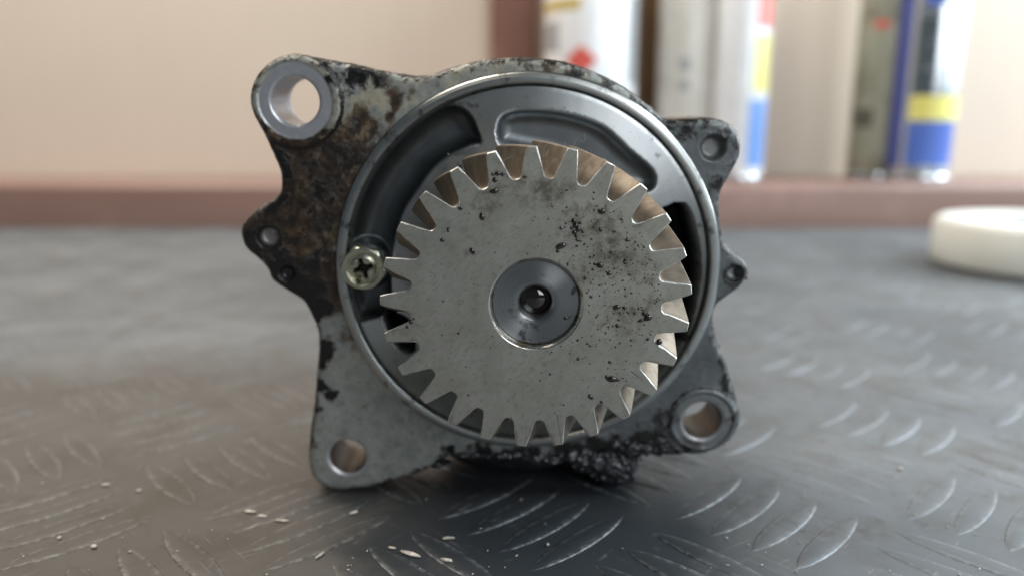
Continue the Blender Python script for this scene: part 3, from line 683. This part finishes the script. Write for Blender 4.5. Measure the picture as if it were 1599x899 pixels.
# ---- cross recess screw on the cover
def hexr(x, z, r, n=6, ph=0.35):
    a = np.arctan2(z, x) - ph; a = (a + PI / n) % (2 * PI / n) - PI / n
    return np.hypot(x, z) * np.cos(a) - r
SR = 6.25 * MM; sph = -0.30
def screw_sd(X, Z): return np.maximum(hexr(X, Z, SR * .98), np.hypot(X, Z) - SR * 1.09)
def screw_depth(x, z):
    d = np.hypot(x, z) / SR; y = np.zeros_like(x)
    y += 0.9 * MM * np.clip((d - .97) / .12, 0, 1) ** 1.5
    y += 0.8 * MM * (1 - smoothstep(.70, .80, d))                       # dished top
    y -= 0.45 * MM * (1 - smoothstep(.50, .68, d))                       # low dome in the dish
    ca, sa = math.cos(sph), math.sin(sph); xa, za = x * ca - z * sa, x * sa + z * ca
    xa, za = np.abs(xa) / SR, np.abs(za) / SR
    s = np.minimum(np.maximum(xa - .50, za - .12), np.maximum(za - .50, xa - .12)); s = np.minimum(s, xa + za - .36)
    y += 3.4 * MM * (1 - smoothstep(-.10, .02, s))
    return y
screw = relief('screw', -SR * 1.15, SR * 1.15, -SR * 1.15, SR * 1.15, 0.14 * MM, screw_sd, screw_depth, 4.6 * MM, M_ZINC, pump, (G[0] + SCP[0], G[1] + HP - 4.3 * MM, G[2] + SCP[1]), lambda x, z: {'recess': smoothstep(1.0 * MM, 2.0 * MM, screw_depth(x, z))})
_p = M_ZINC.node_tree.nodes['Principled BSDF']; _nt = M_ZINC.node_tree; _cr = attr(_nt, 'recess')
put(_nt, _p.inputs['Base Color'], mixc(_nt, _cr, _p.inputs['Base Color'].links[0].from_socket, (0.008, 0.007, 0.006)))
put(_nt, _p.inputs['Metallic'], mixf(_nt, _cr, 0.95, 0.0))
screw['label'] = 'yellowish cross recess hex screw at left of the gear'
# ---- drive gear
half = [(1.0, .0270), (.995, .0325), (.972, .0400), (.94, .0490), (.90, .0620), (.86, .0748), (.835, .0838), (.82, .0920), (.811, .1030), (.808, .1257)]
prof = []
PIT = 2 * PI / 25
for k_ in range(25):
    c = 1.6058 + k_ * PIT
    wob = 1 + rng.normal() * .0015
    prof += [(r_ * wob if r_ > .9 else r_, c - a_) for r_, a_ in half[:-1][::-1]] + [(r_ * wob if r_ > .9 else r_, c + a_) for r_, a_ in half]
prof = np.array(prof); NP = len(prof)
TH = 0.55 * R; HELIX = 0.20
def gring(y, inset=0.0, rot=0.0):
    r_, a_ = prof[:, 0] * R, prof[:, 1] + rot
    p = np.stack([r_ * np.cos(a_), r_ * np.sin(a_)], 1)
    if inset:
        t = np.roll(p, -1, 0) - np.roll(p, 1, 0); t /= np.linalg.norm(t, axis=1)[:, None]
        p = p + inset * GIN[:, None] * np.stack([-t[:, 1], t[:, 0]], 1)
    return np.stack([p[:, 0], np.full(NP, y), p[:, 1]], 1)
def cring(r_, y): a_ = prof[:, 1]; return np.stack([r_ * np.cos(a_), np.full(NP, y), r_ * np.sin(a_)], 1)
ch = 0.26 * MM; GIN = 1 + 0.5 * np.clip(rng.normal(size=NP), -1, 1.6) * (rng.random(NP) < .5)
rings = [cring(.307 * R, 0), cring(.42 * R, 0), cring(.55 * R, 0), cring(.68 * R, 0), cring(.775 * R, 0), gring(0, ch), gring(ch * .5, ch * .45), gring(ch, 0), gring(ch * 1.3, 0)]
for i in range(1, 15): rings.append(gring(TH * i / 14, 0, HELIX * i / 14))
rings.append(gring(TH + .0003, ch, HELIX))
fs = []
for i in range(len(rings) - 1):
    for j in range(NP):
        fs.append((i * NP + j, i * NP + (j + 1) % NP, (i + 1) * NP + (j + 1) % NP, (i + 1) * NP + j)[::-1])
fs.append(tuple((len(rings) - 1) * NP + j for j in range(NP))[::-1])
GV = np.concatenate(rings)
st = np.zeros(len(GV))
def gl(px, py): return loc([(px, py)], 0)[0]
for px, py, rp, w in [(860,300,60,.65),(820,290,50,.6),(900,350,60,.6),(940,340,55,.6),(960,400,80,.6),(1000,420,60,.5),(980,500,70,.5),(775,280,35,.7),(730,390,30,.5),(640,520,40,.6),(612,515,22,.7),(1010,350,30,.7),(700,650,30,.5),(860,680,40,.7),(925,660,40,.7),(975,640,30,.6),(815,680,30,.6),(760,320,50,.55),(1010,490,30,.6),(690,330,40,.35),(770,440,26,.45),(905,430,30,.55),(925,500,26,.5),(790,540,30,.4),(640,350,24,.5),(660,600,30,.45),(720,640,26,.5),(1040,470,40,.5),(1030,560,34,.5),(850,560,60,.3),(700,480,60,.25)]:
    c = gl(px, py); st = np.maximum(st, w * (1 - smoothstep(.2, 1, np.hypot(GV[:, 0] - c[0], GV[:, 2] - c[1]) / (rp * .1645 * MM))))
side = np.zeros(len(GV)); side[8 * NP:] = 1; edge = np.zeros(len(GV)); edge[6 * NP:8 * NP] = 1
gear = mesh_obj('drive_gear', GV, fs, M_GEAR, pump, at_=G, sharp=28, attrs={'stain': st, 'side': side, 'edge': edge})
# shaft end in the gear bore
v, f = lathe([(.307 * R, 0.0), (.303 * R, .002 * R), (.287 * R, .022 * R), (.2848 * R, .034 * R), (.284 * R, .075 * R)], 128, 'y')
mesh_obj('bore_chamfer', v, f, M_BRIGHT, gear, sharp=50)
v, f = lathe([(.2845 * R, .07 * R), (.283 * R, .056 * R), (.276 * R, .050 * R), (.24 * R, .0505 * R), (.20 * R, .050 * R), (.16 * R, .0508 * R), (.128 * R, .050 * R), (.118 * R, .055 * R), (.106 * R, .072 * R), (.104 * R, .30 * R)], 128, 'y')
shaft = mesh_obj('shaft_end', v, f, M_HUB, gear, sharp=40)
v, f = lathe([(.105 * R, .150 * R), (.10 * R, .138 * R), (.09 * R, .126 * R), (.07 * R, .112 * R), (.045 * R, .103 * R), (.02 * R, .099 * R), (0.0002 * R, .098 * R)], 48, 'y')
mesh_obj('oil_fill', v, f, M_OIL, shaft if False else gear)
# droplets and specks on the gear face
mb = MB()
half_ico = ICO2
def drop(px, py, r, sx=1.0, ang=0.0, flat=.6):
    c = gl(px, py); rad = math.hypot(*c)
    if rad < .315 * R and not rad < .27 * R: return
    y0 = 0.0 if rad > .3 * R else .05 * R
    v, f = ICO2 if r > .55 * MM else ICO1
    q = v * np.array([r * sx, r * flat, r]); ca, sa = math.cos(ang), math.sin(ang)
    q = np.stack([q[:, 0] * ca - q[:, 2] * sa + c[0], q[:, 1] + y0 - r * flat * .25, q[:, 0] * sa + q[:, 2] * ca + c[1]], 1); mb.add(q, f)
for px, py, r, sx, an in [(940,330,.75,1.4,.2),(876,384,.8,1.9,.35),(871,392,.55,1,0),(937,414,.75,1.3,0),(929,412,.5,1,0),(914,434,.55,1,0),(951,427,.6,1.1,0),(963,479,.7,1.6,.2),(975,480,.55,1.3,0),(1012,495,.95,1.2,.4),(1006,489,.6,1.2,.8),(1001,500,.45,2.4,.3),(964.5,508,.6,1,0),(956,591,.9,1.9,-.1),(948,588,.6,1,0),(964,592,.6,1.2,0),(922.5,619,.6,1.6,-.8),(939,627,.5,1,0),(773,281,.7,1,0),(777,271,.6,1.2,0),(770,272,.55,1,0),(785,272,.5,1.4,.6),(772,298,.75,1.4,.2),(767,299,.5,1,0),(753,339,.7,1.3,-1.2),(752,334,.5,1,0),(737.6,392,.65,1.5,-1),(691,375,.55,1.4,0),(700,357,.4,1.3,1),(700,361,.35,1,0),(820,276,.55,1.2,0),(896,345,.7,1,0),(899,352,.75,1,0),(903,358,.7,1,0),(897,363,.65,1,0),(906,348,.5,1,0),(893,356,.5,1,0),(910,362,.45,1,0),(900,369,.5,1.2,0),(719,325,.6,1,0),(642,502,.6,1,0),(636,510,.5,1,0),(646,497,.4,1,0),(1029,533,.9,1,0),(884,500,.5,1.4,.1)]:
    drop(px, py, r * MM, sx, an)
n = 0
while n < 480:
    if rng.random() < .72: px, py = rng.normal(965, 60), rng.normal(410, 75)
    elif rng.random() < .5: px, py = rng.normal(960, 60), rng.normal(540, 70)
    else: px, py = rng.uniform(620, 1060), rng.uniform(250, 680)
    c = gl(px, py); rad = math.hypot(*c) / R
    if rad > .80 or rad < .32: continue
    drop(px, py, min(.45, .10 + rng.exponential(.085)) * MM, rng.uniform(1, 1.6), rng.uniform(0, PI), rng.uniform(.35, .7)); n += 1
tag(mb.build('oil_droplets', M_DROP, gear), kind='stuff')
# lint fibres caught on the top teeth
mb = MB()
def fibre(p0, p1, bend):
    p0, p1 = np.array(p0), np.array(p1); pts = [p0 + (p1 - p0) * t + np.array(bend) * math.sin(PI * t) for t in np.linspace(0, 1, 7)]
    vs = []; r_ = .028 * MM
    for q in pts: vs += [(q[0] + r_ * math.cos(a_), q[1] + r_ * .5, q[2] + r_ * math.sin(a_)) for a_ in (0, 2.1, 4.2)]
    mb.add(vs, [(i * 3 + j, i * 3 + (j + 1) % 3, i * 3 + 3 + (j + 1) % 3, i * 3 + 3 + j) for i in range(6) for j in range(3)])
for _ in range(4):
    a_ = gl(rng.uniform(880, 910), rng.uniform(222, 232)); b_ = a_ + rng.normal(size=2) * 1.1 * MM
    fibre((a_[0], 2 * MM, a_[1]), (b_[0], 1 * MM, b_[1]), (rng.normal() * .4 * MM, 0, rng.normal() * .4 * MM))
for px, py in ((855, 235), (812, 226), (800, 245), (845, 245), (700, 240)):
    a_ = gl(px, py); b_ = a_ + rng.normal(size=2) * 2 * MM
    fibre((a_[0], 1 * MM, a_[1]), (b_[0], .3 * MM, b_[1]), (.25 * MM, 0, rng.normal() * .25 * MM))
tag(mb.build('lint', M_LINT, gear), kind='stuff')

# ------------------------------------------------------------------ grit and pale flakes on the bench
M_FLAKE = simple('pale_flake', (0.50, 0.46, 0.40), 0.6, 0, .35, 900)
mb = MB()
def crumb(px, py, L, w, h, ang):
    p = on_table(px, py); v, f = ICO2
    j = np.array([1 + .35 * mnoise.noise(Vector(q * 2.2) + Vector((px, py, 0))) for q in v])
    q = v * j[:, None] * np.array([L / 2, w / 2, h]); ca, sa = math.cos(ang), math.sin(ang)
    q = np.stack([q[:, 0] * ca - q[:, 1] * sa + p[0], q[:, 0] * sa + q[:, 1] * ca + p[1], q[:, 2] + h * .6 + .0002], 1); mb.add(q, f)
for a_ in [(165,758,3,1.2,.3,.1),(217,767,2,.9,.3,.2),(147,855,1.8,1.4,.5,0),(93,841,1.4,1,.4,1),(203,863,1,.9,.3,0),(390,800,4,1.2,.35,-.2),(410,807,3,1.1,.35,-.15),(440,814,4.5,1,.3,-.1),(700,842,3.6,1,.4,.1),(612,857,2.5,.8,.35,-.3),(640,866,7,1.6,.4,-.45),(697,876,4,1.4,.4,-.3),(552,802,3,1,.4,.6),(500,868,4,.8,.35,1.1),(1405,733,2,1,.4,.1),(855,852,1,.9,.4,0)]:
    crumb(a_[0], a_[1], a_[2] * MM, a_[3] * MM, a_[4] * MM, a_[5])
for _ in range(60):
    crumb(rng.uniform(0, 1599), 899 - abs(rng.normal()) * 90, rng.uniform(.25, 1.1) * MM, rng.uniform(.2, .45) * MM, rng.uniform(.08, .2) * MM, rng.uniform(0, 3))
grit = tag(mb.build('grit', M_FLAKE), 'pale crumbs and flakes of grit scattered on the tread plate', 'grit', kind='stuff')
